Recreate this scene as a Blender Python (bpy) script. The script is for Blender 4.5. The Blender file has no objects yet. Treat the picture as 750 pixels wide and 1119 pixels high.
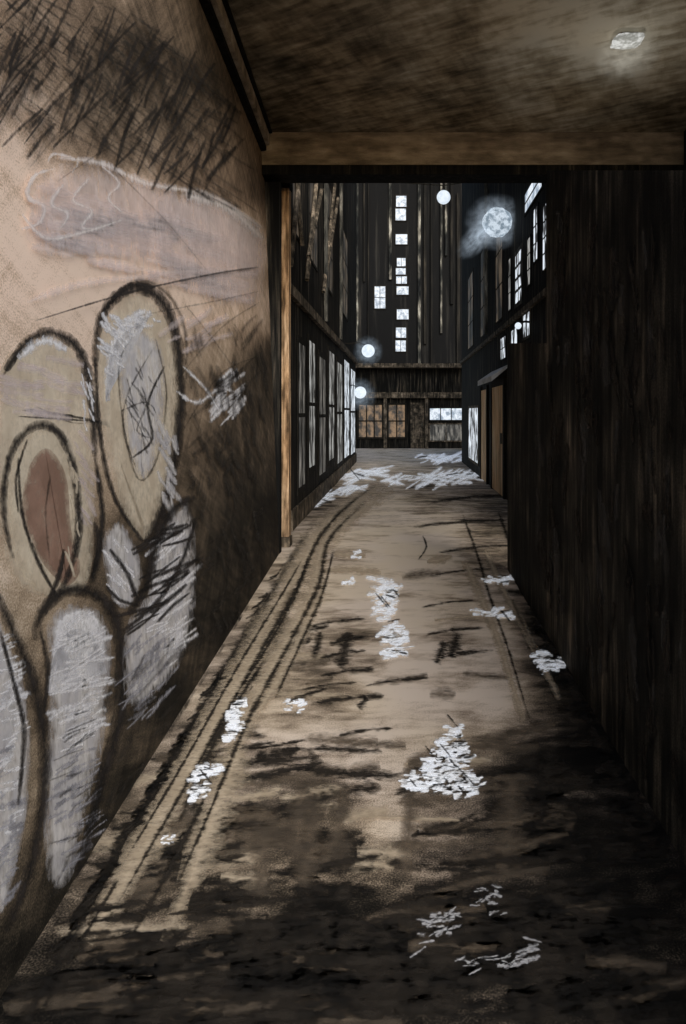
import bpy, math, random
from mathutils import Vector
random.seed(7)
S=bpy.context.scene
COL=S.collection
S.view_settings.view_transform='Standard'; S.view_settings.look='None'; S.view_settings.exposure=0
F=750.0; VX=440.0; VY=450.0; EYE=1.6
# ---------- world, sun, camera ----------
SUNV=Vector((-0.28,1.0,-0.42)).normalized()
w=bpy.data.worlds.new("World"); S.world=w; w.use_nodes=True
nt=w.node_tree; nt.nodes.clear()
o=nt.nodes.new('ShaderNodeOutputWorld'); b=nt.nodes.new('ShaderNodeBackground'); sk=nt.nodes.new('ShaderNodeTexSky')
sk.sky_type='NISHITA'; sk.sun_disc=False
sk.sun_elevation=math.asin(-SUNV.z); sk.sun_rotation=math.atan2(-SUNV.x,-SUNV.y)
b.inputs['Strength'].default_value=0.15
nt.links.new(sk.outputs[0],b.inputs[0]); nt.links.new(b.outputs[0],o.inputs[0])
L=bpy.data.lights.new("sun","SUN"); L.energy=5.0; L.angle=math.radians(36); L.color=(1,0.96,0.91)
lo=bpy.data.objects.new("sun",L); COL.objects.link(lo); lo.location=(4,-6,9)
lo.rotation_euler=SUNV.to_track_quat('-Z','Y').to_euler()
cam=bpy.data.cameras.new("camera"); co=bpy.data.objects.new("camera",cam); COL.objects.link(co)
cam.sensor_fit='HORIZONTAL'; cam.sensor_width=36; cam.lens=36
cam.shift_x=-65/750; cam.shift_y=-109.5/750; cam.clip_end=2000; cam.clip_start=0.05
co.location=(0,0,EYE); co.rotation_euler=(math.radians(90),0,0); S.camera=co

# ---------- materials ----------
def N(nt,t,**k):
    n=nt.nodes.new(t)
    for a,v in k.items(): setattr(n,a,v)
    return n
def math_(nt,op,a,b_=None,clamp=False):
    n=nt.nodes.new('ShaderNodeMath'); n.operation=op; n.use_clamp=clamp
    for i,v in enumerate((a,b_)):
        if v is None: continue
        if isinstance(v,(int,float)): n.inputs[i].default_value=v
        else: nt.links.new(v,n.inputs[i])
    return n.outputs[0]
RAMP=[(0.0,(.005,.0048,.0045)),(0.22,(.020,.018,.0145)),(0.42,(.075,.061,.045)),(0.6,(.20,.158,.115)),(0.8,(.42,.345,.26)),(1.0,(.68,.60,.51))]
RAMPF=[(0.0,(.005,.0048,.0045)),(0.22,(.020,.0172,.0135)),(0.42,(.088,.071,.053)),(0.6,(.25,.198,.145)),(0.8,(.52,.425,.32)),(1.0,(.76,.65,.52))]
def noise(nt,coord,scale,rot,detail=3,rough=.6,off=0,dist=0):
    m=N(nt,'ShaderNodeMapping'); m.inputs['Scale'].default_value=scale
    m0=N(nt,'ShaderNodeMapping'); m0.inputs['Rotation'].default_value=(0,0,rot); m0.inputs['Location'].default_value=(off,off*1.7,off*.3)
    nt.links.new(coord,m0.inputs[0]); nt.links.new(m0.outputs[0],m.inputs[0])
    n=N(nt,'ShaderNodeTexNoise'); n.inputs['Scale'].default_value=1; n.inputs['Detail'].default_value=detail; n.inputs['Roughness'].default_value=rough
    n.inputs['Distortion'].default_value=dist
    nt.links.new(m.outputs[0],n.inputs['Vector'])
    return n.outputs[0]
def sketch(name,tone=None,strokes=((3,30,0,1.0),),grain=.5,tint=(1,1,1),tint2=None,rough=.8,uv=True,ramp=RAMP,tintattr=None):
    m=bpy.data.materials.new(name); m.use_nodes=True; nt=m.node_tree; p=nt.nodes['Principled BSDF']
    c=N(nt,'ShaderNodeTexCoord').outputs['UV'] if uv else N(nt,'ShaderNodeNewGeometry').outputs['Position']
    if tone is None:
        a=N(nt,'ShaderNodeAttribute'); a.attribute_name='tone'; v=a.outputs['Fac']
    else:
        vv=N(nt,'ShaderNodeValue'); vv.outputs[0].default_value=tone; v=vv.outputs[0]
    st=None
    for i,q in enumerate(strokes):
        su,sv,rot,amp=q[:4]
        sc=(su,sv,1) if uv else (su,su,sv)
        n=noise(nt,c,sc,rot,off=i*3.3,dist=q[4] if len(q)>4 else 0)
        t=math_(nt,'MULTIPLY',math_(nt,'SUBTRACT',n,.5),amp)
        st=t if st is None else math_(nt,'ADD',st,t)
    g=noise(nt,c,(150,150,150),0,1,.7)
    st=math_(nt,'ADD',st,math_(nt,'MULTIPLY',math_(nt,'SUBTRACT',g,.5),grain))
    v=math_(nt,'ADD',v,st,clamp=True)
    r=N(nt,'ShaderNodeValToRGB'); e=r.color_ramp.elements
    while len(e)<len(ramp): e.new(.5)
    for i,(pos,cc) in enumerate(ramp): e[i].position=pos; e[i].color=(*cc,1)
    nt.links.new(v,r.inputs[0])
    mx=N(nt,'ShaderNodeMix'); mx.data_type='RGBA'; mx.blend_type='MULTIPLY'; mx.inputs[0].default_value=1
    nt.links.new(r.outputs[0],mx.inputs[6])
    tn=N(nt,'ShaderNodeMix'); tn.data_type='RGBA'; tn.inputs[6].default_value=(*tint,1); tn.inputs[7].default_value=(*(tint2 or tint),1)
    if tintattr:
        a=N(nt,'ShaderNodeAttribute'); a.attribute_name=tintattr; nt.links.new(a.outputs['Fac'],tn.inputs[0])
    else:
        ln=noise(nt,c,(1.3,1.3,1.3),0,1,.5,off=9)
        l2=N(nt,'ShaderNodeMapRange'); l2.inputs[1].default_value=.38; l2.inputs[2].default_value=.62
        nt.links.new(ln,l2.inputs[0]); nt.links.new(l2.outputs[0],tn.inputs[0])
    nt.links.new(tn.outputs[2],mx.inputs[7])
    nt.links.new(mx.outputs[2],p.inputs['Base Color'])
    p.inputs['Roughness'].default_value=rough
    p.inputs['Specular IOR Level'].default_value=.08
    return m
def chalk(name,col,alpha=.8,scale=(40,40,40),soft=.15,col2=None,amax=1.0,emit=0,edge=.32):
    m=bpy.data.materials.new(name); m.use_nodes=True; nt=m.node_tree; p=nt.nodes['Principled BSDF']
    c=N(nt,'ShaderNodeNewGeometry').outputs['Position']
    n=noise(nt,c,scale,0,3,.7); n2=noise(nt,c,(9,9,9),0,2,.6,off=5)
    s=math_(nt,'ADD',math_(nt,'MULTIPLY',n,.6),math_(nt,'MULTIPLY',n2,.4))
    a=N(nt,'ShaderNodeAttribute'); a.attribute_name='edge'
    s=math_(nt,'ADD',s,math_(nt,'MULTIPLY',math_(nt,'SUBTRACT',a.outputs['Fac'],1.0),edge))
    r=N(nt,'ShaderNodeMapRange'); th=.5+(.5-alpha)*.35
    r.inputs[1].default_value=th-soft; r.inputs[2].default_value=th+soft*.3; r.inputs[4].default_value=amax
    nt.links.new(s,r.inputs[0]); nt.links.new(r.outputs[0],p.inputs['Alpha'])
    mx=N(nt,'ShaderNodeMix'); mx.data_type='RGBA'; mx.inputs[6].default_value=(*col,1); mx.inputs[7].default_value=(*(col2 or [x*.6 for x in col]),1)
    l2=N(nt,'ShaderNodeMapRange'); l2.inputs[1].default_value=.4; l2.inputs[2].default_value=.6
    nt.links.new(n2,l2.inputs[0]); nt.links.new(l2.outputs[0],mx.inputs[0]); nt.links.new(mx.outputs[2],p.inputs['Base Color'])
    p.inputs['Roughness'].default_value=.9; p.inputs['Specular IOR Level'].default_value=.1
    if emit:
        nt.links.new(mx.outputs[2],p.inputs['Emission Color']); p.inputs['Emission Strength'].default_value=emit
        m.cycles.emission_sampling='NONE'
    return m
def glow(name,col,dark,strength,scale=(14,14,3),lo_=.42,hi=.58,samp=False):
    m=bpy.data.materials.new(name); m.use_nodes=True; nt=m.node_tree; p=nt.nodes['Principled BSDF']
    c=N(nt,'ShaderNodeNewGeometry').outputs['Position']
    n=noise(nt,c,scale,0,3,.65)
    r=N(nt,'ShaderNodeMapRange'); r.inputs[1].default_value=lo_; r.inputs[2].default_value=hi
    nt.links.new(n,r.inputs[0])
    mx=N(nt,'ShaderNodeMix'); mx.data_type='RGBA'; mx.inputs[6].default_value=(*dark,1); mx.inputs[7].default_value=(*col,1)
    nt.links.new(r.outputs[0],mx.inputs[0]); nt.links.new(mx.outputs[2],p.inputs['Emission Color'])
    p.inputs['Base Color'].default_value=(.05,.05,.05,1); p.inputs['Emission Strength'].default_value=strength; p.inputs['Roughness'].default_value=.6
    if not samp: m.cycles.emission_sampling='NONE'
    return m
def mist(name,col,strength,nscale=3.5):  # glowing volume that paints a halo around a lamp
    m=bpy.data.materials.new(name); m.use_nodes=True; nt=m.node_tree; nt.nodes.clear()
    out=N(nt,'ShaderNodeOutputMaterial'); e=N(nt,'ShaderNodeEmission'); e.inputs[0].default_value=(*col,1)
    tc=N(nt,'ShaderNodeTexCoord').outputs['Object']
    gr=N(nt,'ShaderNodeTexGradient'); gr.gradient_type='SPHERICAL'; nt.links.new(tc,gr.inputs[0])
    n=noise(nt,tc,(nscale,nscale,nscale),.6,3,.7)
    r=N(nt,'ShaderNodeMapRange'); r.inputs[1].default_value=.42; r.inputs[2].default_value=.60; r.inputs[3].default_value=.08
    nt.links.new(n,r.inputs[0])
    g2=math_(nt,'POWER',gr.outputs['Fac'],1.1)
    s=math_(nt,'MULTIPLY',math_(nt,'MULTIPLY',g2,r.outputs[0]),strength)
    nt.links.new(s,e.inputs[1]); nt.links.new(e.outputs[0],out.inputs['Volume'])
    return m

M_floor=sketch("paving",strokes=((1.5,4,.06,1.15,.5),(8,13,-.3,.6,.6),(4,22,.05,.3),(1.5,1.5,.5,.5)),grain=.85,tint=(1,.99,.97),tint2=(1.0,1.0,1.05),rough=.85,ramp=RAMPF)
M_wall=sketch("render_wall",strokes=((22,3,.8,.35),(3,20,.35,.4),(2.5,2.5,0,.45)),grain=.65,tint=(1.03,1.0,.96),tint2=(1.36,1.20,1.16),tintattr="pink")
M_ceil=sketch("soffit",strokes=((2.5,11,.5,.75,.3),(9,3,.4,.45,.3),(2,2,0,.6)),tint=(.98,.99,.90),tint2=(.94,1.0,.98))
M_dark=sketch("dark_board",tone=.06,strokes=((16,.8,0,.7),(45,2.2,0,.6),(1.5,.8,0,.5)),grain=.35,uv=False,tint=(1,.99,.97),tint2=(.97,.98,1.0))
M_blackw=sketch("soot_black",tone=.10,strokes=((9,.6,0,1.5),(30,1.6,0,1.2)),uv=False,grain=.3,tint=(1,1,1),tint2=(.95,.98,1.05))
M_tower=sketch("tower_soot",tone=-.05,strokes=((2.2,.12,0,.9),(7,.3,0,.8)),uv=False,grain=.2,tint=(.95,1,1.1))
M_brown=sketch("brown_trim",tone=.42,strokes=((6,6,0,1.0),(20,2,0,.8)),uv=False)
M_tan=sketch("tan_beam",tone=.62,strokes=((3,12,0,.6),(2,2,0,.6)),grain=.6,uv=False,tint=(.96,.99,1.03))
M_orange=sketch("orange_timber",tone=.66,strokes=((14,1.2,0,1.6),(20,5,0,.7)),uv=False,tint=(1.18,.90,.66),tint2=(1.1,.92,.75))
M_ochre=sketch("ochre_door",tone=.95,strokes=((10,1.0,0,1.6),(20,4,0,.6)),uv=False,tint=(1.2,.88,.58),tint2=(1.1,.9,.65))
M_steel=sketch("dark_steel",tone=.14,strokes=((20,4,0,.5),),uv=False)
M_grey=sketch("grey_trim",tone=.40,strokes=((8,2,0,1.2),),uv=False,tint=(.85,1,1.15))
M_glass_w=glow("lit_glass",(.85,.92,1.0),(.02,.02,.02),1.0,(6,6,2.4),.44,.54)
M_glass_m=glow("dim_glass",(.42,.42,.40),(.015,.014,.012),1.0,(7,7,2.0),.46,.60)
M_glass_g=glow("grey_glass",(.22,.205,.18),(.010,.010,.009),1.0,(8,8,1.8),.46,.64)
M_glass_b=glow("brown_glass",(.10,.075,.05),(.006,.005,.004),1.0,(3,3,2),.45,.65)
M_glass_s=glow("brown_shop_glass",(.24,.15,.08),(.012,.009,.006),1.0,(4,4,3),.42,.6)
M_lampw=glow("lamp_glow",(.85,.93,1.0),(.66,.76,.88),1.0,(12,12,12),.35,.6)
M_ceillamp=glow("ceiling_lamp_glow",(.58,.58,.56),(.20,.20,.18),1.0,(16,16,16),.42,.6)
M_moon=glow("globe_glow",(.56,.64,.72),(.15,.20,.25),1.0,(8,8,8),.42,.58)
M_twin=glow("tower_pane",(.85,.92,1.0),(.30,.37,.46),1.0,(3.5,3.5,3.5),.40,.56)
M_halo=mist("lamp_halo",(.46,.55,.65),2.6,4.5)  # glowing volumes that paint the lamp halos
M_halo2=mist("small_halo",(.5,.62,.75),1.8)
M_halo3=mist("ceiling_halo",(.62,.60,.52),2.4,3.5)

# ---------- geometry helpers ----------
def new(name,verts,faces,mats,loc=(0,0,0),parent=None,uvs=None,tone=None,smooth=False,mi=None,extra=None):
    lx,ly,lz=loc
    me=bpy.data.meshes.new(name); me.from_pydata([(v[0]-lx,v[1]-ly,v[2]-lz) for v in verts],[],faces)
    for m in (mats if isinstance(mats,list) else [mats]): me.materials.append(m)
    if mi:
        for p,i in zip(me.polygons,mi): p.material_index=i
    if uvs:
        ul=me.uv_layers.new(name="UVMap")
        for p in me.polygons:
            for li in p.loop_indices: ul.data[li].uv=uvs[me.loops[li].vertex_index]
    ex=dict(extra or {})
    if tone: ex["tone"]=tone
    for k,vals in ex.items():
        a=me.attributes.new(k,'FLOAT','POINT'); a.data.foreach_set("value",vals)
    if smooth:
        for p in me.polygons: p.use_smooth=True
    ob=bpy.data.objects.new(name,me); COL.objects.link(ob)
    if parent:
        ob.parent=parent; pl=parent["wl"]; ob.location=(lx-pl[0],ly-pl[1],lz-pl[2])
    else: ob.location=loc
    ob["wl"]=[lx,ly,lz]
    return ob
def thing(name,loc,label,cat,group=None):
    e=bpy.data.objects.new(name,None); e.empty_display_size=.2; COL.objects.link(e); e.location=loc; e["wl"]=list(loc)
    e["label"]=label; e["category"]=cat
    if group: e["group"]=group
    return e
def bx(boxes):
    V=[];Fc=[]
    for (x0,x1,y0,y1,z0,z1) in boxes:
        n=len(V)
        V+=[(x0,y0,z0),(x1,y0,z0),(x1,y1,z0),(x0,y1,z0),(x0,y0,z1),(x1,y0,z1),(x1,y1,z1),(x0,y1,z1)]
        Fc+=[(n,n+3,n+2,n+1),(n+4,n+5,n+6,n+7),(n,n+1,n+5,n+4),(n+1,n+2,n+6,n+5),(n+2,n+3,n+7,n+6),(n+3,n,n+4,n+7)]
    return V,Fc
def boxes(name,bl,mat,parent=None):
    V,Fc=bx(bl)
    xs=[v[0] for v in V]; ys=[v[1] for v in V]; zs=[v[2] for v in V]
    loc=((min(xs)+max(xs))/2,(min(ys)+max(ys))/2,min(zs))
    return new(name,V,Fc,mat,loc,parent)
def tube(pts,r,seg=8):
    V=[];Fc=[]
    for i,p in enumerate(pts):
        p=Vector(p)
        d=(Vector(pts[min(i+1,len(pts)-1)])-Vector(pts[max(i-1,0)])).normalized()
        up=Vector((0,0,1)) if abs(d.z)<.9 else Vector((1,0,0))
        a=d.cross(up).normalized(); c=d.cross(a)
        for k in range(seg):
            t=2*math.pi*k/seg; V.append(tuple(p+a*math.cos(t)*r+c*math.sin(t)*r))
    for i in range(len(pts)-1):
        for k in range(seg):
            Fc.append((i*seg+k,i*seg+(k+1)%seg,(i+1)*seg+(k+1)%seg,(i+1)*seg+k))
    return V,Fc
def globe(c,r,n=20,m=14,sz=1,jit=0,sq=1):
    V=[];Fc=[]
    pw=lambda v:math.copysign(abs(v)**sq,v)
    for i in range(m+1):
        th=math.pi*i/m
        for k in range(n):
            ph=2*math.pi*k/n; q=r*(1+random.uniform(-jit,jit))
            V.append((c[0]+q*math.sin(th)*pw(math.cos(ph)),c[1]+q*math.sin(th)*pw(math.sin(ph)),c[2]+q*sz*math.cos(th)))
    for i in range(m):
        for k in range(n): Fc.append((i*n+k,(i+1)*n+k,(i+1)*n+(k+1)%n,i*n+(k+1)%n))
    return V,Fc
def dirn(px,py): return ((px-VX)/F,1.0,(VY-py)/F)
LA,LB,LC=-1.003,-.05,-.04
def on_left(px,py,off=0):
    d=dirn(px,py); t=(LA+off+EYE*LC)/(d[0]-LB-LC*d[2]); return (d[0]*t,t,EYE+d[2]*t)
def on_z(px,py,z):
    d=dirn(px,py); t=(z-EYE)/d[2]; return (d[0]*t,t,z)
def proj(x,y,z): return (VX+F*x/y, VY-F*(z-EYE)/y)
def idw(ctrl,px,py,p=1.6):
    s=0;wt=0
    for (a,b_,t) in ctrl:
        w_=1/(((px-a)**2+(py-b_)**2+150)**p); s+=w_*t; wt+=w_
    return s/wt

# ---------- ground ----------
FC=[(455,500,.8),(400,520,.82),(500,520,.68),(350,560,.5),(420,560,.9),(470,545,.6),(530,560,.5),(430,600,1.1),(480,590,1.06),(370,600,.9),(540,600,.5),(400,640,1.04),(350,660,.9),(380,700,.6),(460,650,.98),(500,700,.7),(450,720,1.02),(540,700,.96),(590,680,.26),(620,740,.12),(430,760,1.0),(350,760,.6),(300,780,.68),(350,800,.9),(330,870,.4),(410,830,.96),(420,900,.86),(350,930,.3),(480,900,.5),(540,760,.86),(580,830,.22),(650,900,.06),(240,870,.68),(290,900,.26),(250,960,.36),(400,960,.36),(480,960,.32),(560,960,.2),(350,1010,.08),(450,1030,.10),(550,1030,.14),(200,1010,.42),(150,1000,.42),(250,1060,.12),(400,1080,.08),(600,1000,.06),(680,1000,.04),(130,1080,.16),(60,1060,.16),(300,1110,.14),(500,1100,.10),(700,1100,.10),(80,1100,.2),(335,625,.66),(290,700,.52),(500,860,.52),(640,1050,.06),(560,880,.14),(600,920,.06),(470,780,.9),(520,640,.74),(640,820,.06),(700,900,.03)]  # paving tones, light and shade of the view painted in
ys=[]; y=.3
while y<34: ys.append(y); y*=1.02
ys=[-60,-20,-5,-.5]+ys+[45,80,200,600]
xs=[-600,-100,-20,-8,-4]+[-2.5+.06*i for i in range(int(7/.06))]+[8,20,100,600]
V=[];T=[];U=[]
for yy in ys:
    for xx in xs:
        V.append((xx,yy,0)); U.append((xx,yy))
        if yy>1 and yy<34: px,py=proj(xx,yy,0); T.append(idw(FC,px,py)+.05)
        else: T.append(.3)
nx=len(xs); Fc=[(j*nx+i,j*nx+i+1,(j+1)*nx+i+1,(j+1)*nx+i) for j in range(len(ys)-1) for i in range(nx-1)]
g=new("ground",V,Fc,M_floor,uvs=U,tone=T); g["kind"]="structure"; g["label"]="worn stained wet alley paving with painted light and shade"; g["category"]="ground"

# ---------- stroke builder ----------
def smooth(pts,closed=False,n=8):
    out=[];L_=len(pts)
    rng=range(L_) if closed else range(L_-1)
    for i in rng:
        if closed: p=[pts[(i+k-1)%L_] for k in range(4)]
        else: p=[pts[max(0,min(L_-1,i+k-1))] for k in range(4)]
        for s in range(n):
            t=s/n
            out.append(tuple(.5*((2*p[1][a])+(-p[0][a]+p[2][a])*t+(2*p[0][a]-5*p[1][a]+4*p[2][a]-p[3][a])*t*t+(-p[0][a]+3*p[1][a]-3*p[2][a]+p[3][a])*t**3) for a in (0,1)))
    if not closed: out.append(tuple(pts[-1]))
    return out
class Acc:
    def __init__(s): s.V=[];s.F=[];s.m=[];s.e=[]
    def fill(s,pts,m,f,inset=9):
        q=smooth(pts,True); L_=len(q)
        ar=sum(q[i][0]*q[(i+1)%L_][1]-q[(i+1)%L_][0]*q[i][1] for i in range(L_)); sg=1 if ar>0 else -1
        inn=[]
        for i in range(L_):
            a=q[i-1];c=q[(i+1)%L_];dx,dy=c[0]-a[0],c[1]-a[1];l=math.hypot(dx,dy) or 1
            d=inset*random.uniform(.7,1.1)
            inn.append((q[i][0]-sg*dy/l*d,q[i][1]+sg*dx/l*d))
        n=len(s.V); s.V+=[f(*p) for p in q]+[f(*p) for p in inn]; s.e+=[0]*L_+[1]*L_
        for i in range(L_): j=(i+1)%L_; s.F.append((n+i,n+j,n+L_+j,n+L_+i)); s.m.append(m)
        s.F.append(tuple(range(n+L_,n+2*L_))); s.m.append(m)
    def line(s,pts,wd,m,f,closed=False,jit=.2,n=8,taper=True):
        q=smooth(pts,closed,n)
        if closed: q.append(q[0])
        k=len(s.V); L_=len(q)
        for i,p in enumerate(q):
            a=q[max(0,i-1)]; c=q[min(L_-1,i+1)]; dx,dy=c[0]-a[0],c[1]-a[1]; l=math.hypot(dx,dy) or 1
            ww=wd*(1+random.uniform(-jit,jit))*.62; ed=1
            if taper and not closed:
                q_=math.sin(math.pi*(i+.3)/(L_-.4)); ww*=.4+.6*q_**.5; ed=min(1,.35+q_*1.6)
            nx_,ny_=-dy/l*ww,dx/l*ww
            s.V+=[f(p[0]+nx_,p[1]+ny_),f(p[0],p[1]),f(p[0]-nx_,p[1]-ny_)]; s.e+=[0.1,ed,0.1]
        for i in range(L_-1):
            b0=k+3*i
            s.F+=[(b0,b0+1,b0+4,b0+3),(b0+1,b0+2,b0+5,b0+4)]; s.m+=[m,m]
    def obj(s,name,mats,parent=None):
        c=[sum(v[a] for v in s.V)/len(s.V) for a in range(3)]
        return new(name,s.V,s.F,mats,tuple(c),parent,mi=s.m,extra={"edge":[float(x) for x in s.e]})

G_tan=chalk("worn_tan_line",(.64,.53,.39),.66,(22,40,22),.25,(.48,.39,.28),.85)
G_dark=chalk("dark_streak_and_shade",(.012,.011,.010),.62,(22,45,22),.16,(.03,.025,.02),.92)  # near-black strokes, also used to paint shade at the boards
G_mid=chalk("brown_streak",(.18,.14,.10),.6,(18,40,18),.25,(.10,.08,.06),.75)
kz=[0.002]
def gl(px,py): return on_z(px,py,kz[0])
def gstroke(a,pts,w_,m,**k):
    kz[0]+=.000010; a.line(pts,w_,m,gl,**k)
a=Acc()
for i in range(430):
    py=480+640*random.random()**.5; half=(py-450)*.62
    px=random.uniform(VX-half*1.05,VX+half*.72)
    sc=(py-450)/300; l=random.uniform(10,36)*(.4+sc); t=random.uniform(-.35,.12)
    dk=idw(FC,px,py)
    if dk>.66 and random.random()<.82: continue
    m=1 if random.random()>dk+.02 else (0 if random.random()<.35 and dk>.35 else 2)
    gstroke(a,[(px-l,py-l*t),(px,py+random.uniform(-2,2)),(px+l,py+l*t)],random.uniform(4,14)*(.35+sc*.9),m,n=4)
for (x,y0,y1,w_) in [(340,870,970,34),(375,860,925,22),(450,860,960,20),(290,900,980,30),(600,820,900,30),(500,690,720,20),(380,690,730,22),(560,850,960,36),(400,760,775,14),(350,690,720,16),(485,700,725,16),(330,860,940,26)]:
    gstroke(a,[(x,y0),(x-3,(y0+y1)/2),(x-8,y1)],w_,2 if y0>840 else 1,n=5)
for (x0,x1,y_,w_) in [(340,420,765,9),(240,520,1010,20),(300,640,1050,28),(200,470,1085,24),(420,700,985,24),(470,560,545,6),(450,560,572,5),(360,400,700,8),(370,430,800,7),(450,560,910,12),(350,410,735,8),(465,530,690,6),(480,540,715,7),(340,400,680,6),(350,400,715,5),(460,520,660,4),(330,390,750,6),(400,470,745,5),(480,560,600,5),(470,550,625,4),(280,420,1030,14),(380,620,1075,24),(250,400,985,12),(500,680,940,18),(520,660,1020,20),(430,700,1100,26),(560,700,900,20),(260,420,1110,22),(580,680,860,18),(450,650,1000,16)]:
    gstroke(a,[(x0,y_+4),((x0+x1)/2,y_-2),(x1,y_-4)],w_,1,n=6)
# charcoal strokes painting shadow along the foot of the right boards
for i in range(46):
    d=random.random(); bx_=572+d*175; by_=640+d*330; l=random.uniform(14,40)*(.5+d)
    gstroke(a,[(bx_-l*1.1,by_-4+l*.25),(bx_-l*.4,by_+l*.1),(bx_+6,by_-2)],random.uniform(6,16)*(.5+d),1,n=4)
ob=a.obj("road_stain_and_shade",[G_tan,G_dark,G_mid]); ob["kind"]="structure"; ob["label"]="dark and tan brushy stains and painted shade on the paving"; ob["category"]="stain"
kz[0]=.0085
a=Acc()
gstroke(a,[(300,655),(235,765),(150,900),(60,1060),(20,1130)],22,1)
gstroke(a,[(345,570),(318,612),(290,660),(240,740),(180,845),(120,945),(60,1050)],14,1)
gstroke(a,[(420,528),(385,552),(355,578),(332,612),(310,655),(268,722),(208,830),(150,930),(95,1030)],26,0)
gstroke(a,[(325,640),(300,690),(262,760),(225,830)],16,2)
gstroke(a,[(300,680),(250,765),(190,870),(135,965),(95,1030)],30,0)
gstroke(a,[(430,535),(385,565),(352,600),(340,650),(305,715),(265,800),(238,880),(208,960),(180,1030)],20,0)
gstroke(a,[(262,815),(238,880),(205,970)],38,0); gstroke(a,[(352,640),(335,680),(300,750),(270,790)],16,0)
for p,w_ in [([(410,530),(372,560),(345,595),(324,645),(285,712),(225,820),(165,925),(110,1020)],8),([(400,548),(360,590),(348,640),(318,700),(270,790),(228,890),(190,975)],8),([(365,600),(352,650),(330,700),(300,765)],6),([(330,612),(305,655),(262,725),(200,835),(140,935)],5),([(290,720),(240,800),(195,900)],11),([(340,600),(322,650),(296,700),(250,772)],5),([(230,860),(180,960),(140,1030)],9),([(130,960),(100,1010),(70,1060)],7)]:
    gstroke(a,p,w_,1)
for i in range(26):
    x=random.uniform(30,230); y_=1010+random.uniform(-25,110); gstroke(a,[(x,y_+3),(x+25,y_),(x+60,y_-4)],random.uniform(5,14),1,n=4)
for i in range(34):
    d=random.random(); x=300-d*250; y_=630+d*430; l=random.uniform(14,38)*(.5+d)
    gstroke(a,[(x-4,y_-2),(x+l*.4,y_-l*.5),(x+l*.75,y_-l*1.05)],random.uniform(4,9)*(.5+d),1,n=4)
ob=a.obj("gutter",[G_tan,G_dark,G_mid]); ob["kind"]="structure"; ob["label"]="uneven pale gutter lines along the wall foot"; ob["category"]="gutter"
a=Acc()
gstroke(a,[(508,612),(522,645),(545,700),(572,788)],11,0); gstroke(a,[(530,600),(548,640),(580,700),(612,765)],9,0)
gstroke(a,[(560,655),(575,690),(600,735)],5,2); gstroke(a,[(505,560),(520,600),(535,650),(556,710),(580,790)],5,1); gstroke(a,[(560,610),(590,680),(640,770)],14,1); gstroke(a,[(575,650),(620,740),(680,860)],20,1); gstroke(a,[(545,560),(560,600),(575,640)],6,1)
gstroke(a,[(462,585),(466,598),(457,612)],3,1)
ob=a.obj("gutter",[G_tan,G_dark,G_mid]); ob["kind"]="structure"; ob["label"]="thin pale drain lines beside the dark wall"; ob["category"]="gutter"

# ---------- left graffiti wall ----------
WC=[(20,120,.82),(60,60,.6),(150,60,.44),(230,80,.40),(120,140,.56),(220,180,.52),(285,210,.4),(270,240,.76),(60,250,1.0),(150,250,1.04),(240,270,1.04),(280,285,1.0),(100,320,.98),(200,330,.96),(275,330,.82),(280,450,.3),(230,430,.62),(230,380,.74),(230,520,.42),(285,560,.12),(250,600,.16),(220,680,.14),(200,600,.4),(150,820,.3),(60,900,.55),(20,980,.4),(100,800,.66),(30,420,.92),(70,430,.96),(130,470,.92),(10,650,.76),(160,700,.55),(180,760,.12),(120,900,.16),(60,1000,.14),(20,1060,.14),(10,200,.95),(250,500,.28),(30,850,.66),(290,300,.62),(290,400,.25),(230,650,.2),(140,850,.14),(90,960,.12)]  # wall tones with shade painted in at top, foot and passage mouth
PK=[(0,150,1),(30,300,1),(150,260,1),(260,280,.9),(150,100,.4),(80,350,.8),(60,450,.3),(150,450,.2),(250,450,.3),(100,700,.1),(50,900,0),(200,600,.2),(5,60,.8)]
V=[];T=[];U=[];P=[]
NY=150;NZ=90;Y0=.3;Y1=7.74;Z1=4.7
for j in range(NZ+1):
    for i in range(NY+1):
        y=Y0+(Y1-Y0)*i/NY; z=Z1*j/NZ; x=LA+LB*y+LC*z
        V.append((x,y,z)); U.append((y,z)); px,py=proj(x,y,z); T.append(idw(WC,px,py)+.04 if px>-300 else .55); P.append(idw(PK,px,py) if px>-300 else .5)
Fc=[(j*(NY+1)+i,j*(NY+1)+i+1,(j+1)*(NY+1)+i+1,(j+1)*(NY+1)+i) for j in range(NZ) for i in range(NY)]
wall=thing("alley_wall",(-1.2,4,0),"tall rendered passage wall covered in looping graffiti","wall")
new("wall_face",V,Fc,M_wall,(-1.2,4,0),wall,uvs=U,tone=T,extra={"pink":P})
V=[(LA+LB*Y0-.006,Y0,0),(LA+LB*Y1-.006,Y1,0),(-1.9,Y1,0),(-1.9,Y0,0)]
V+=[(LA+LB*Y0+LC*Z1-.006,Y0,Z1-.01),(LA+LB*Y1+LC*Z1-.006,Y1,Z1-.01),(-1.9,Y1,Z1-.01),(-1.9,Y0,Z1-.01)]
new("wall_core",V,[(0,1,5,4),(1,2,6,5),(2,3,7,6),(3,0,4,7),(4,5,6,7)],M_blackw,(-1.5,4,0),wall)
boxes("corner_post",[(-1.56,-1.385,7.745,7.86,0,4.2)],M_blackw,wall)
def rail(name,x0,x1,z0,z1,mat):
    V=[]
    for y in (1.5,7.56):
        x=LA+LB*y+LC*4.6
        V+=[(x+x0,y,z0),(x+x1,y,z0+.01),(x+x1,y,z1),(x+x0,y,z1)]
    new(name,V,[(0,1,2,3),(7,6,5,4),(0,4,5,1),(1,5,6,2),(2,6,7,3)],mat,(-1.4,4,z0),wall)
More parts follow.
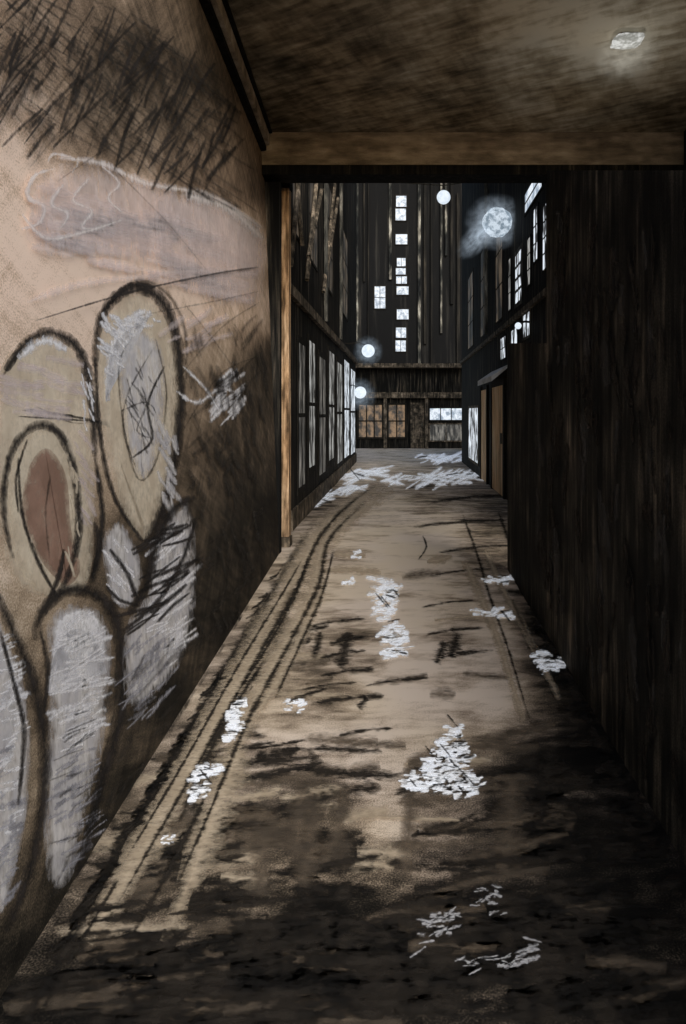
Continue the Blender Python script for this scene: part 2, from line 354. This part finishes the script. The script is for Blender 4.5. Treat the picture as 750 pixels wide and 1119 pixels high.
rail("cornice",-.02,.10,4.53,4.655,sketch("cornice_tan",tone=.72,strokes=((5,5,0,.9),),uv=False))
rail("shadow_batten",-.02,.065,4.47,4.527,M_dark)
rail("shadow_batten",-.02,.13,4.659,4.694,M_dark)

CH_blk=chalk("charcoal_line",(.014,.013,.013),.74,(60,60,60),.3,(.035,.03,.028),.92)
CH_blk2=chalk("charcoal_hatch",(.02,.018,.016),.5,(70,70,70),.25,(.04,.035,.03),.6)
CH_wht=chalk("white_chalk",(.92,.92,.95),.6,(45,45,45),.2,(.76,.76,.80),.95)
CH_wht2=chalk("faint_white_chalk",(.88,.78,.78),.62,(25,25,12),.3,(.74,.64,.63),.5)
CH_cream=chalk("cream_grey_chalk",(.80,.78,.78),.64,(30,30,14),.28,(.58,.57,.60),.8)
CH_tan=chalk("pale_tan_paint",(.78,.69,.55),.75,(25,25,25),.35,(.62,.53,.41),.82)
CH_red=chalk("rust_paint",(.34,.21,.16),.8,(30,30,30),.35,(.26,.16,.12),.85)
CH_grey=chalk("grey_chalk",(.52,.52,.58),.5,(55,55,20),.22,None,.78)
CH_bright=chalk("soft_white_wash",(.95,.90,.89),.6,(35,35,20),.25,(.84,.77,.76),.78)
GM=[CH_tan,CH_wht,CH_blk,CH_red,CH_grey,CH_wht2,CH_blk2,CH_cream,CH_bright]
gz=[0.002]
def f4(x,y): return on_left(x,y,gz[0])
def W(a,kind,*args,**k):
    gz[0]+=.00002
    (a.line if kind else a.fill)(*args,**k)
def fl(a,p,m,i=9): W(a,0,p,m,f4,i)
def ln(a,p,w_,m,**k): W(a,1,p,w_,m,f4,**k)
def scrib(a,cx,cy,rx,ry,n,wd,m,ang=0.6,ln_=1.0):
    for i in range(n):
        r=math.sqrt(random.random()); th=random.random()*6.283
        x=cx+rx*r*math.cos(th); y=cy+ry*r*math.sin(th); l=random.uniform(.4,1)*min(rx,ry)*1.0*ln_; t=ang+random.uniform(-.25,.25)
        dx,dy=math.cos(t)*l,math.sin(t)*l
        ln(a,[(x-dx,y-dy),(x+random.uniform(-2,2),y+random.uniform(-2,2)),(x+dx,y+dy)],wd*random.uniform(.6,1.3),m,n=4)
# petal B
a=Acc(); fl(a,[(2,400),(25,372),(55,364),(86,385),(100,440),(103,520),(100,620),(80,650),(20,640),(-4,560),(-6,450)],0,14)
ln(a,[(6,405),(28,375),(56,363),(86,382),(100,430),(104,500)],10,2); ln(a,[(2,412),(24,384),(50,372)],4,6); ln(a,[(20,392),(48,372),(74,384)],12,1); ln(a,[(104,500),(112,560),(108,600),(100,632)],6,2)
ln(a,[(24,448),(60,452),(104,460),(130,470)],3,2); ln(a,[(20,455),(70,458),(125,462)],2,2); ln(a,[(40,444),(80,462),(116,458)],2,6)
scrib(a,92,520,8,60,14,5,5,.9,2); scrib(a,50,420,34,40,18,7,5,.2); scrib(a,96,430,6,40,10,4,1,1.3,2)
a.obj("graffiti_loop",GM,wall)
# petal A
A=[(150,316),(182,340),(197,400),(194,480),(178,550),(158,590),(134,560),(114,490),(102,410),(112,345)]
a=Acc(); fl(a,A,0,12); fl(a,[(118,372),(135,345),(158,335),(170,345),(150,360),(128,385),(120,440),(112,420)],1,6)
fl(a,[(150,360),(176,380),(180,440),(168,510),(150,520),(136,470),(130,400)],7,10)
ln(a,[(104,400),(108,355),(125,326),(150,314),(176,328),(192,365),(198,430),(193,490),(180,550),(160,592)],11,2)
ln(a,[(120,330),(150,306),(184,322),(202,360),(204,420)],6,6); ln(a,[(112,340),(140,312),(170,314)],5,2)
ln(a,[(104,390),(110,480),(126,545),(156,592)],5,2)
ln(a,[(170,370),(182,430),(172,500),(152,524),(136,470),(130,400),(146,366)],3,6)
ln(a,[(168,380),(140,430),(135,470),(150,515)],3,6); ln(a,[(180,400),(162,440),(166,480),(145,500)],3,2); ln(a,[(130,450),(160,440),(150,470),(168,480)],3,6)
scrib(a,155,440,16,50,18,2.4,6,1.1); scrib(a,184,500,8,70,20,5,7,1.2,2); scrib(a,124,380,14,34,18,6,1,.7); scrib(a,150,350,24,8,8,6,1,.2)
a.obj("graffiti_loop",GM,wall)
# petal C
a=Acc(); fl(a,[(44,468),(68,478),(84,540),(82,600),(60,648),(34,640),(14,600),(8,530),(22,484)],0,10)
fl(a,[(52,490),(72,520),(78,580),(88,620),(74,640),(54,625),(38,600),(24,560),(32,510)],3,9)
ln(a,[(14,610),(4,560),(8,510),(22,478),(45,464),(68,478),(82,520),(86,580),(76,625),(62,652)],8,2); ln(a,[(20,500),(24,560),(40,610),(62,652)],4,2); ln(a,[(30,480),(18,520),(20,560)],3,2)
ln(a,[(55,520),(50,560),(54,610)],3,6); ln(a,[(70,600),(64,630),(52,660)],5,2)
scrib(a,80,570,8,60,8,3,0,1.3,2)
a.obj("graffiti_loop",GM,wall)
# petal D
a=Acc(); fl(a,[(50,690),(66,664),(92,660),(114,675),(122,720),(116,800),(96,880),(78,960),(52,960),(46,850),(52,770)],7,14)
fl(a,[(56,690),(72,668),(98,664),(116,690),(112,740),(98,700),(80,695),(66,720),(56,760)],1,7)
scrib(a,88,750,24,80,56,6.5,1,-.35); scrib(a,84,880,22,70,34,6,4,-.6); scrib(a,84,860,20,90,22,3,6,-.5)
ln(a,[(38,700),(46,668),(74,646),(104,650),(126,676),(134,730),(130,790),(112,850),(100,900),(86,960)],13,2)
ln(a,[(36,690),(60,652),(92,640)],6,6); ln(a,[(44,690),(52,730),(48,780)],5,2); ln(a,[(128,700),(124,780),(104,860)],5,6)
a.obj("graffiti_loop",GM,wall)
# petal E
a=Acc(); fl(a,[(206,550),(214,590),(214,660),(200,720),(170,760),(140,770),(134,720),(140,680),(158,650),(168,600),(184,564)],7,12)
fl(a,[(112,590),(130,570),(150,600),(156,640),(140,665),(120,650)],7,8)
scrib(a,186,650,22,80,46,6.5,1,-.6); scrib(a,130,620,14,35,16,5,1,.9); scrib(a,160,740,22,50,28,5,4,-.8)
ln(a,[(214,543),(190,556),(172,590),(160,640),(140,672)],10,2); ln(a,[(100,640),(108,600),(104,570)],8,2); ln(a,[(134,690),(170,660),(196,620),(214,570)],5,2)
ln(a,[(120,600),(138,625),(150,655)],5,2); ln(a,[(116,640),(130,655),(152,662)],4,2)
scrib(a,170,620,30,70,22,3.5,2,-.5)
a.obj("graffiti_loop",GM,wall)
# stem
a=Acc(); fl(a,[(-14,680),(10,700),(28,760),(34,840),(22,930),(0,1000),(-16,900)],7,8)
scrib(a,12,800,12,110,48,6.5,1,-.4); scrib(a,8,900,14,90,34,6,4,-.6)
ln(a,[(-8,640),(14,690),(34,740),(48,810),(46,880),(30,960),(6,1020)],13,2); ln(a,[(0,690),(16,750),(26,800),(20,880)],5,2)
a.obj("graffiti_stem",GM,wall)
# pale wash area
a=Acc(); fl(a,[(150,190),(200,206),(250,222),(286,248),(290,300),(280,336),(230,330),(180,300),(120,280),(70,276),(30,262),(36,215),(60,180),(110,180)],5,20)
fl(a,[(180,206),(240,222),(286,248),(288,300),(250,300),(200,270),(160,240)],5,16)
for i in range(60):
    x=random.uniform(30,240); y=205+x*.26+random.uniform(-14,60); ln(a,[(x,y),(x+20,y+5),(x+46,y+11)],random.uniform(6,13),5,n=4)
ln(a,[(60,184),(38,192),(30,214),(48,226),(42,244),(24,250)],5,8); ln(a,[(70,200),(56,222),(74,234),(64,252)],5,8); ln(a,[(98,194),(80,218),(100,230),(90,248),(114,250)],5,8); ln(a,[(24,234),(50,260),(90,254),(134,240)],5,8)
ln(a,[(52,176),(60,168),(84,176),(78,190)],4,8)
ln(a,[(60,172),(110,178),(160,200),(230,214),(288,250)],8,8); ln(a,[(200,212),(250,228),(288,262)],12,8); ln(a,[(110,180),(130,200),(118,216),(134,232)],4,8); ln(a,[(160,300),(220,296),(282,300)],9,5); ln(a,[(30,330),(90,310),(180,300)],8,5)
scrib(a,250,432,18,22,22,6,1,-.8)
ln(a,[(190,425),(215,440),(240,425),(262,430)],6,1); ln(a,[(200,400),(225,425),(240,450)],5,1); scrib(a,215,360,30,20,12,6,5,-.5)
a.obj("graffiti_swirl",GM,wall)
# charcoal scribbles
a=Acc()
def lim(X): return (X-205)*1.76
for i in range(560):
    x=random.uniform(-20,270); y=random.uniform(-60,105)+x*.5; l=random.uniform(25,90)
    t=random.uniform(.45,.85) if i%2 else random.uniform(1.85,2.4)
    dx,dy=math.cos(t)*l,math.sin(t)*l; x1,y1=x+dx,y+dy
    if max(x,x1)>286 or min(y,y1)<-30 or any(py_<lim(px_)+14 for px_,py_ in ((x,y),(x1,y1))) or max(y,y1)>190+max(0,(max(x,x1)-120))*.3: continue
    if random.random()<.3: continue
    ln(a,[(x,y),((x+x1)/2+random.uniform(-3,3),(y+y1)/2),(x1,y1)],random.uniform(2.4,5.2),6 if i%4 else 2,n=4)
for i in range(170):
    x=random.uniform(200,288); y=random.uniform(340,690); l=random.uniform(12,40); t=random.choice([1.35,1.2,-.8])+random.uniform(-.2,.2)
    if y>640-(x-290)*1.4-10: continue
    dx,dy=math.cos(t)*l,math.sin(t)*l
    if max(x,x+dx)>292: continue
    ln(a,[(x,y),(x+dx/2+random.uniform(-2,2),y+dy/2),(x+dx,y+dy)],random.uniform(3,8),6,n=4)
for p in ([(40,350),(140,320),(230,300),(282,292)],[(150,345),(230,330),(284,318)],[(200,330),(240,380),(280,440)],[(190,420),(240,360),(284,330)],[(200,470),(240,410),(280,390)],[(120,180),(180,240),(230,300)],[(60,200),(120,160),(180,130)]):
    ln(a,p,2.5,2 if p[0][0]<45 else 6)
for i in range(170):
    x=random.uniform(40,250); y=random.uniform(700,1010); t=random.uniform(-1.15,-.7); l=random.uniform(12,50)
    if y>1090-x*1.55 or y<830-x*.6 : continue
    if (80-x)**2<900 and y<960: continue
    ln(a,[(x,y),(x+math.cos(t)*l*.5,y+math.sin(t)*l*.5+1),(x+math.cos(t)*l,y+math.sin(t)*l)],random.uniform(4,10),6,n=4)
a.obj("charcoal_scribble",GM,wall)

# ---------- underpass ----------
up=thing("underpass",(0.7,6,0),"dark covered passage slab spanning the alley","underpass")
CC=[(260,30,.3),(300,100,.2),(400,60,.34),(400,130,.35),(500,30,.45),(560,20,.62),(640,40,.7),(700,60,.6),(600,100,.47),(700,120,.38),(500,100,.33),(230,5,.44),(735,60,.55),(600,30,.68),(740,130,.3)]  # light and dark painted into the ceiling tones, paler near the lamp
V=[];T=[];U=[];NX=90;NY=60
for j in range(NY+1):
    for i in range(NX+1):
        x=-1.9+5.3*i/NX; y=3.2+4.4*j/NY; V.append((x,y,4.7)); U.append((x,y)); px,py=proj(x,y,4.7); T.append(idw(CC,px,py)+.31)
Fc=[(j*(NX+1)+i,(j+1)*(NX+1)+i,(j+1)*(NX+1)+i+1,j*(NX+1)+i+1) for j in range(NY) for i in range(NX)]
new("ceiling",V,Fc,M_ceil,(.7,5.4,4.7),up,uvs=U,tone=T)
boxes("slab",[(-1.9,3.4,3.2,7.9,4.705,5.15)],M_steel,up)
boxes("beam",[(-1.57,3.35,7.6,7.88,4.33,4.698)],M_tan,up)
boxes("beam_edge",[(-1.57,3.35,7.57,7.86,4.22,4.327)],M_dark,up)
boxes("side_wall",[(3.1,3.4,3.2,7.56,0,4.69)],M_dark,up)
boxes("end_wall",[(1.64,3.1,7.62,7.84,0,4.215)],M_dark,up)
cl=thing("ceiling_lamp",(1.85,5.67,4.69),"square frosted ceiling lamp glowing white","lamp")
boxes("housing",[(1.78,1.93,5.60,5.76,4.672,4.695)],M_tan,cl)
V,Fc=globe((1.855,5.66,4.66),.12,28,12,.08,.09,.5); new("lamp_shade",V,Fc,M_ceillamp,(1.855,5.66,4.66),cl,smooth=True)
V,Fc=globe((0,0,0),1,20,12); gm=new("glow_halo",V,Fc,M_halo3,(0,0,0)); gm.parent=cl; gm.location=(0,0,-.16); gm.scale=(.30,.30,.15)
PL=bpy.data.lights.new("ceiling_lamp_light","POINT"); PL.energy=5; PL.color=(1,.96,.90); PL.shadow_soft_size=.15
po_=bpy.data.objects.new("ceiling_lamp_light",PL); COL.objects.link(po_); po_.location=(1.85,5.67,3.9)

# ---------- boarded wall ----------
fence=thing("board_wall",(1.05,3.8,0),"tall black board wall with a raked top","wall")
V=[];Fc=[]
y=.7
def topz(y,far): return 1.6+y*(.10 if far else .352)
while y<6.9:
    wd=random.uniform(.05,.16)*(0.6+y*.12); far=y>4.85
    xb=.965+.0145*y+random.uniform(-.0015,.0015)
    n=len(V); h0=topz(y,far); h1=topz(y+wd,far)
    for (xx,yy,zz) in ((0,0,0),(.05,0,0),(.05,wd,0),(0,wd,0),(0,0,h0),(.05,0,h0),(.05,wd,h1),(0,wd,h1)):
        V.append((xb+xx,y+yy,zz))
    Fc+=[(n,n+3,n+2,n+1),(n+4,n+5,n+6,n+7),(n,n+1,n+5,n+4),(n+1,n+2,n+6,n+5),(n+2,n+3,n+7,n+6),(n+3,n,n+4,n+7)]
    y+=wd+.0005
new("boards",V,Fc,sketch("dark_board_low",tone=.16,strokes=((8,.9,0,1.0),(30,3,0,.7),(1.6,1.6,0,1.1)),uv=False,tint=(.98,1,1.01),tint2=(.94,1.0,1.06)),(1.05,3.8,0),fence)
# loose charcoal strokes on the boards
def on_board(px,py):
    d=dirn(px,py); t=(.9615-bo[0])/(d[0]-.0145); return (d[0]*t,t,EYE+d[2]*t)
bo=[.002]
B_gr=chalk("grey_scuff",(.10,.095,.09),.5,(30,30,14),.25,(.05,.048,.045),.7)
a=Acc()
for i in range(150):
    x=random.uniform(585,760); ymax=650+(x-572)*1.75; y_=random.uniform(215,min(ymax-60,1080)); l=random.uniform(20,80)
    if y_+l>ymax-8: continue
    if x<606 and y_<360: continue
    bo[0]+=.00002; sl=random.uniform(-.08,.16); a.line([(x,y_),(x+sl*l*.5+random.uniform(-1,1),y_+l*.5),(x+sl*l,y_+l)],random.uniform(4,12),0 if random.random()<.35 else 1,on_board,n=4)
a.obj("charcoal_scuff",[B_gr,G_dark],fence)
boxes("rail",[(1.13,1.18,.7,6.9,.35,.45),(1.13,1.18,.7,6.9,1.15,1.25)],M_steel,fence)

# ---------- windows ----------
def window(parent,axis,plane,sgn,a0,a1,z0,z1,na,nz,glass,frame,fw=.05,name="window"):
    k=.22 if axis=='x' else 1
    def B(p0,p1,q0,q1,r0,r1):
        d0,d1=sorted((plane+sgn*p0*k,plane+sgn*p1*k))
        return (d0,d1,q0,q1,r0,r1) if axis=='x' else (q0,q1,d0,d1,r0,r1)
    bl=[B(.0,.07,a0-fw,a0,z0-fw,z1+fw),B(.0,.07,a1,a1+fw,z0-fw,z1+fw),B(.0,.066,a0,a1,z0-fw,z0),B(.0,.066,a0,a1,z1,z1+fw)]
    for i in range(1,na): c=a0+(a1-a0)*i/na; bl.append(B(.012,.06,c-fw*.3,c+fw*.3,z0,z1))
    for i in range(1,nz): c=z0+(z1-z0)*i/nz; bl.append(B(.012,.055,a0,a1,c-fw*.3,c+fw*.3))
    wi=boxes(name,bl,frame,parent)
    boxes("pane",[B(.01,.03,a0,a1,z0,z1)],glass,wi)
    return wi
lb=thing("corner_building",(-3.7,15,0),"dark two storey building with tall glazed shopfront","building")
boxes("wall",[(-6,-1.5,7.95,22,0,11)],M_blackw,lb)
boxes("string_course",[(-1.497,-1.43,8.6,22.02,3.12,3.26)],M_brown,lb)
boxes("plinth",[(-1.497,-1.47,9.2,22.02,0,.28)],M_brown,lb)
for i,(y0,y1,zb,zt) in enumerate([(9.85,10.5,.5,2.6),(10.95,11.7,.7,2.75),(12.3,13.3,.45,2.6),(13.9,15.0,.6,2.85),(15.6,17.0,.4,2.75),(17.6,19.2,.4,2.95),(19.8,21.6,.35,2.85)]):
    window(lb,'x',-1.5,1,y0,y1,zb,zt,2,2,M_glass_w if i in(5,6) else (M_glass_m if i in (1,3,4) else M_glass_g),M_steel,.10)
window(lb,'x',-1.5,1,8.7,8.95,3.4,4.1,1,2,M_glass_w,M_steel,.03)
for y0,y1 in [(9.3,9.9),(11.0,12.0),(13.4,14.6),(17.2,18.6)]:
    window(lb,'x',-1.5,1,y0,y1,4.1,6.2,2,3,M_glass_b,M_steel,.05)
V=[];Fc=[]
for (p,q) in [((-1.45,8.8,5.9),(-1.45,9.9,4.0)),((-1.45,10.4,6.4),(-1.45,8.9,3.5)),((-1.45,12.4,6.9),(-1.45,10.4,3.6)),((-1.45,15.6,7.6),(-1.45,12.6,3.8)),((-1.45,10.6,4.0),(-1.45,12.3,5.6)),((-1.45,13,4.2),(-1.45,15.4,6.4))]:
    v,f=tube([p,q],.035,6); n=len(V); V+=v; Fc+=[tuple(k+n for k in q_) for q_ in f]
new("brace",V,Fc,M_brown,(-1.45,11,4),lb)
for yy in (12.9,16.1):
    v,f=tube([(-1.44,yy,3.3),(-1.44,yy,9.5)],.04,8); new("drainpipe",v,f,M_grey,(-1.44,yy,3.3),lb)
po=thing("timber_post",(-1.45,8.2,0),"orange brown timber post at the passage mouth","post")
boxes("shaft",[(-1.545,-1.345,8.12,8.27,.12,4.25)],M_orange,po); boxes("base",[(-1.565,-1.33,8.10,8.29,0,.117)],M_brown,po); boxes("cap",[(-1.57,-1.33,8.095,8.295,4.253,4.34)],M_steel,po)
rb=thing("terrace_building",(4,15,0),"dark tall building with lit windows and timber door","building")
boxes("wall",[(1.9,6.5,7.95,22,0,11)],M_blackw,rb)
window(rb,'x',1.9,-1,8.95,9.25,3.5,4.35,2,4,M_glass_w,M_steel,.03)
window(rb,'x',1.9,-1,9.6,9.9,3.75,4.5,2,3,M_glass_w,M_steel,.03)
window(rb,'x',1.9,-1,10.15,10.4,3.5,4.2,1,3,M_glass_m,M_steel,.03)
window(rb,'x',1.9,-1,10.9,11.5,3.4,4.2,2,4,M_glass_w,M_grey,.07)
window(rb,'x',1.9,-1,9.3,10.6,4.66,4.95,1,2,M_twin,M_steel,.04)
window(rb,'x',1.9,-1,10.2,10.75,2.75,3.1,2,1,M_glass_w,M_grey,.04)
window(rb,'x',1.9,-1,11.3,12.0,2.4,3.0,2,2,M_glass_w,M_steel,.07)
window(rb,'x',1.9,-1,10.2,10.5,2.3,2.6,1,1,M_glass_w,M_steel,.03)
window(rb,'x',1.9,-1,12.6,13.2,2.6,3.0,1,2,M_glass_w,M_steel,.03)
window(rb,'x',1.9,-1,12.0,12.25,3.4,4.3,1,3,M_glass_m,M_steel,.03)
for y0,y1 in [(13,13.9),(15.5,16.6),(18.4,19.8)]:
    window(rb,'x',1.9,-1,y0,y1,3.4,5.4,2,3,M_glass_b,M_steel,.05)
window(rb,'x',1.9,-1,17.2,19.6,.3,1.7,3,1,M_glass_w,M_brown,.07,"shop_window")
dr=boxes("door",[(1.87,1.897,12.7,14.3,.02,2.1)],M_ochre,rb)
boxes("door_frame",[(1.85,1.9,12.55,12.7,0,2.25),(1.85,1.9,14.3,14.45,0,2.25),(1.853,1.9,12.7,14.3,2.1,2.24)],M_steel,dr)
boxes("handle",[(1.83,1.868,12.85,12.9,1.0,1.2)],M_grey,dr)
dr=boxes("door",[(1.87,1.897,15.2,16.3,.02,2.1)],M_ochre,rb)
boxes("door_frame",[(1.85,1.9,15.1,15.2,0,2.2),(1.85,1.9,16.3,16.4,0,2.2)],M_steel,dr)
V=[(1.897,12.3,2.45),(1.897,14.6,2.45),(1.6,14.6,2.25),(1.6,12.3,2.25),(1.897,12.3,2.4),(1.897,14.6,2.4),(1.6,14.6,2.15),(1.6,12.3,2.15)]
new("awning",V,[(0,1,2,3),(7,6,5,4),(0,3,7,4),(3,2,6,7),(2,1,5,6)],sketch("pale_awning",tone=.95,strokes=((6,6,0,.8),),uv=False,tint=(.9,1,1.15)),(1.7,13.4,2.2),rb)
boxes("string_course",[(1.84,1.897,8.0,22.02,3.12,3.2)],M_brown,rb)
v,f=tube([(1.84,15.1,3.3),(1.84,15.1,9.5)],.04,8); new("drainpipe",v,f,M_grey,(1.84,15.1,3.3),rb)
fb=thing("low_building",(.35,32,0),"low flat roofed building with lit storefronts","building")
boxes("wall",[(-2.3,3.0,30,35,0,3.5)],M_blackw,fb)
boxes("roof",[(-2.5,3.2,29.4,35.2,3.503,3.68)],M_brown,fb)
boxes("fascia",[(-2.3,3.0,29.75,29.997,2.2,2.45)],M_brown,fb)
window(fb,'y',30,-1,-1.9,-.9,.5,1.9,3,2,M_glass_s,M_steel,.09,"shop_window")
window(fb,'y',30,-1,-.6,0.1,.5,1.9,2,2,M_glass_s,M_steel,.09,"shop_window")
window(fb,'y',30,-1,1.2,2.6,1.25,1.75,3,1,M_twin,M_steel,.06,"transom_window")
window(fb,'y',30,-1,1.2,2.6,.35,1.05,2,1,M_glass_g,M_brown,.06,"shop_window")
dr=boxes("door",[(.35,.95,29.93,29.997,0,2.0)],M_brown,fb); boxes("handle",[(.84,.88,29.89,29.928,.95,1.1)],M_grey,dr)
for x in (-2.2,-.75,1.05,2.85): boxes("pilaster",[(x-.07,x+.07,29.8,29.997,0,2.19)],M_brown,fb)
tw=thing("tower_block",(2,44,0),"black tower block with one stack of lit windows","building")
boxes("wall",[(-7,12,40,50,0,30)],M_tower,tw)
bl=[];bp=[];x=-6.8
while x<11.8:
    wd=random.uniform(.05,.18)
    if not(-.6<x+wd and x<.5) and not(-1.8<x+wd and x<-.9):
        (bp if random.random()<.38 else bl).append((x,x+wd,39.8,39.997,random.uniform(2,11),random.uniform(12,29.5)))
    x+=wd+random.uniform(.10,.5)
boxes("ribs",bl,sketch("rib_soot",tone=.06,strokes=((3,.3,0,1.2),),uv=False),tw)
boxes("ribs",bp,sketch("rib_pale",tone=.28,strokes=((3,.8,0,2.4),),uv=False,tint=(.85,1,1.15)),tw)
def tz(py): return 1.6+(VY-py)*40/F
for (p0,p1,nx_) in [(214,226,1),(228,241,1),(256,267,1),(282,291,2),(293,300,1),(302,310,2),(313,322,1),(338,349,1),(358,369,2),(372,384,2)]:
    window(tw,'y',40,-1,-.34+random.uniform(-.1,.1),.26+random.uniform(-.12,.1),tz(p1),tz(p0),nx_,1,M_twin,M_steel,.05)
window(tw,'y',40,-1,-1.62,-1.0,tz(337),tz(313),2,2,M_twin,M_steel,.06)

# ---------- lamps ----------
def wall_lamp(c,r,wx,label,mat=M_lampw,halo_mat=None,ms=None):
    t=thing("wall_lamp",c,label,"lamp","globe lamps along the alley")
    V,Fc=globe(c,r,24,16,1,.05 if r>.19 else 0); new("lamp_globe",V,Fc,mat,c,t,smooth=True)
    for (q,sc,rot) in (ms or []):
        V,Fc=globe((0,0,0),1,20,12); me=new("glow_halo",V,Fc,halo_mat,(0,0,0),None)
        me.parent=t; me.location=(q[0]-c[0],q[1]-c[1],q[2]-c[2]); me.scale=sc; me.rotation_euler=(0,rot,0)
    s=1 if wx>c[0] else -1
    v,f=tube([(c[0]+s*r*.5,c[1],c[2]+r*.9),(c[0]+s*(r+.05),c[1],c[2]+r*1.25),(wx,c[1],c[2]+r*1.1)],.018,6)
    new("bracket",v,f,M_steel,(wx,c[1],c[2]+r),t)
wall_lamp((1.63,11.8,4.86),.25,1.9,"large hazy globe lamp on the terrace building",M_moon,M_halo,[((1.60,11.8,4.86),(.56,.5,.5),0),((1.30,11.8,4.60),(.50,.4,.24),-.8)])
wall_lamp((-.9,18,3.2),.17,-1.5,"glowing globe lamp on a wall bracket",M_lampw,M_halo2,[((-.9,18,3.2),(.42,.42,.42),0)])
wall_lamp((-1.2,19.5,2.15),.17,-1.5,"glowing globe lamp on a wall bracket",M_lampw,M_halo2,[((-1.2,19.5,2.1),(.5,.4,.5),0)])
wall_lamp((1.72,10.2,2.88),.05,1.9,"small white globe lamp above the door")
hl=thing("hanging_lamp",(.84,14,6.0),"small white globe lamp hanging from a wire","lamp","globe lamps along the alley")
V,Fc=globe((.84,14,5.98),.14,18,12); new("lamp_globe",V,Fc,M_lampw,(.84,14,5.98),hl,smooth=True)
v,f=tube([(-1.5,14,6.5),(-.3,14,6.3),(.84,14,6.22),(1.5,14,6.32),(1.9,14,6.45)],.012,6); new("wire",v,f,M_steel,(.84,14,6.2),hl)
v,f=tube([(.84,14,6.22),(.84,14,6.1)],.012,6); new("stem",v,f,M_steel,(.84,14,6.1),hl)

# ---------- painted glints on paving ----------
M_glint=chalk("wet_glint",(.92,.94,.97),.62,(22,60,60),.10,(.86,.89,.94),1.0,emit=.22,edge=.22)  # glowing white painted in place of reflections off the wet paving
M_glint2=chalk("thin_glint",(.72,.72,.73),.45,(60,80,80),.18,(.55,.55,.57),.8,edge=.25)
def inside(p,poly):
    c=False;j=len(poly)-1
    for i in range(len(poly)):
        if (poly[i][1]>p[1])!=(poly[j][1]>p[1]) and p[0]<(poly[j][0]-poly[i][0])*(p[1]-poly[i][1])/(poly[j][1]-poly[i][1])+poly[i][0]: c=not c
        j=i
    return c
def patch(poly,n,rx,ry,mat,label="white glint painted on the wet paving",ticks=0):
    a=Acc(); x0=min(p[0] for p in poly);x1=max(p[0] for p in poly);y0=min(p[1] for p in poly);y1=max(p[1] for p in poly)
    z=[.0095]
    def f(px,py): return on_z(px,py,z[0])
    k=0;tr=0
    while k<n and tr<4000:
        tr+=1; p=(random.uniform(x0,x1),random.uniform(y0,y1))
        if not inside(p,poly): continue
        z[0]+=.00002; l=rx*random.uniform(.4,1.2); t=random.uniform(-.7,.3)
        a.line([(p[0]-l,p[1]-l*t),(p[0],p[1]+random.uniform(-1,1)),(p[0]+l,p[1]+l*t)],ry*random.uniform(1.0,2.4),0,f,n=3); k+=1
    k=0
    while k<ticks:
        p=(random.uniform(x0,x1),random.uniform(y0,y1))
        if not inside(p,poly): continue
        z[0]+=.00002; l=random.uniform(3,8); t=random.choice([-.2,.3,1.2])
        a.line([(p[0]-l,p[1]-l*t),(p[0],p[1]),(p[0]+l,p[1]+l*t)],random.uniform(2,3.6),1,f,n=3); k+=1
    ob=a.obj("glint_patch",[mat,G_dark]); ob["label"]=label; ob["category"]="painted_glint"; ob["group"]="painted glints on the paving"
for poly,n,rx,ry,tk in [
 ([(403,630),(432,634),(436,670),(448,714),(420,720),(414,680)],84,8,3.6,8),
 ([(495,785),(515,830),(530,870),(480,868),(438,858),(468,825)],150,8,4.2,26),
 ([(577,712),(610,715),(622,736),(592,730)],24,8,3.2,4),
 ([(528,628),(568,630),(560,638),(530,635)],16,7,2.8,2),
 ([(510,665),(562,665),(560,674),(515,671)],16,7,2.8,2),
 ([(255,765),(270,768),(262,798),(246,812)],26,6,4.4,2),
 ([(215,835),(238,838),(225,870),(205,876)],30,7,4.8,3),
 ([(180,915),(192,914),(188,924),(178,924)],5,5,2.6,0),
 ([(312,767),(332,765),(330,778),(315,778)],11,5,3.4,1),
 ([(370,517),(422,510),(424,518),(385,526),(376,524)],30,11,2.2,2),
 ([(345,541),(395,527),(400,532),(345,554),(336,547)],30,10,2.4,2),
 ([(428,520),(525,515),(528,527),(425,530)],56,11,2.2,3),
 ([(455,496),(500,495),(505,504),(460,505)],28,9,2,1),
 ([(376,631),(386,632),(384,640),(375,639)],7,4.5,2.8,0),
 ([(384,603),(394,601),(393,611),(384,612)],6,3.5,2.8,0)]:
    patch(poly,n,rx,ry,M_glint,ticks=tk)
for poly,n,rx,ry in [([(465,1000),(500,990),(512,1005),(455,1045)],24,8,2.8),([(510,985),(528,968),(552,966),(548,992),(560,1010)],16,6,2.4),([(495,1048),(560,1042),(588,1022),(592,1048),(520,1064)],28,9,2.4)]:
    patch(poly,n,rx,ry,M_glint2,"thin chalky glint painted on the dark paving")
for o_ in bpy.data.objects:
    if "wl" in o_: del o_["wl"]
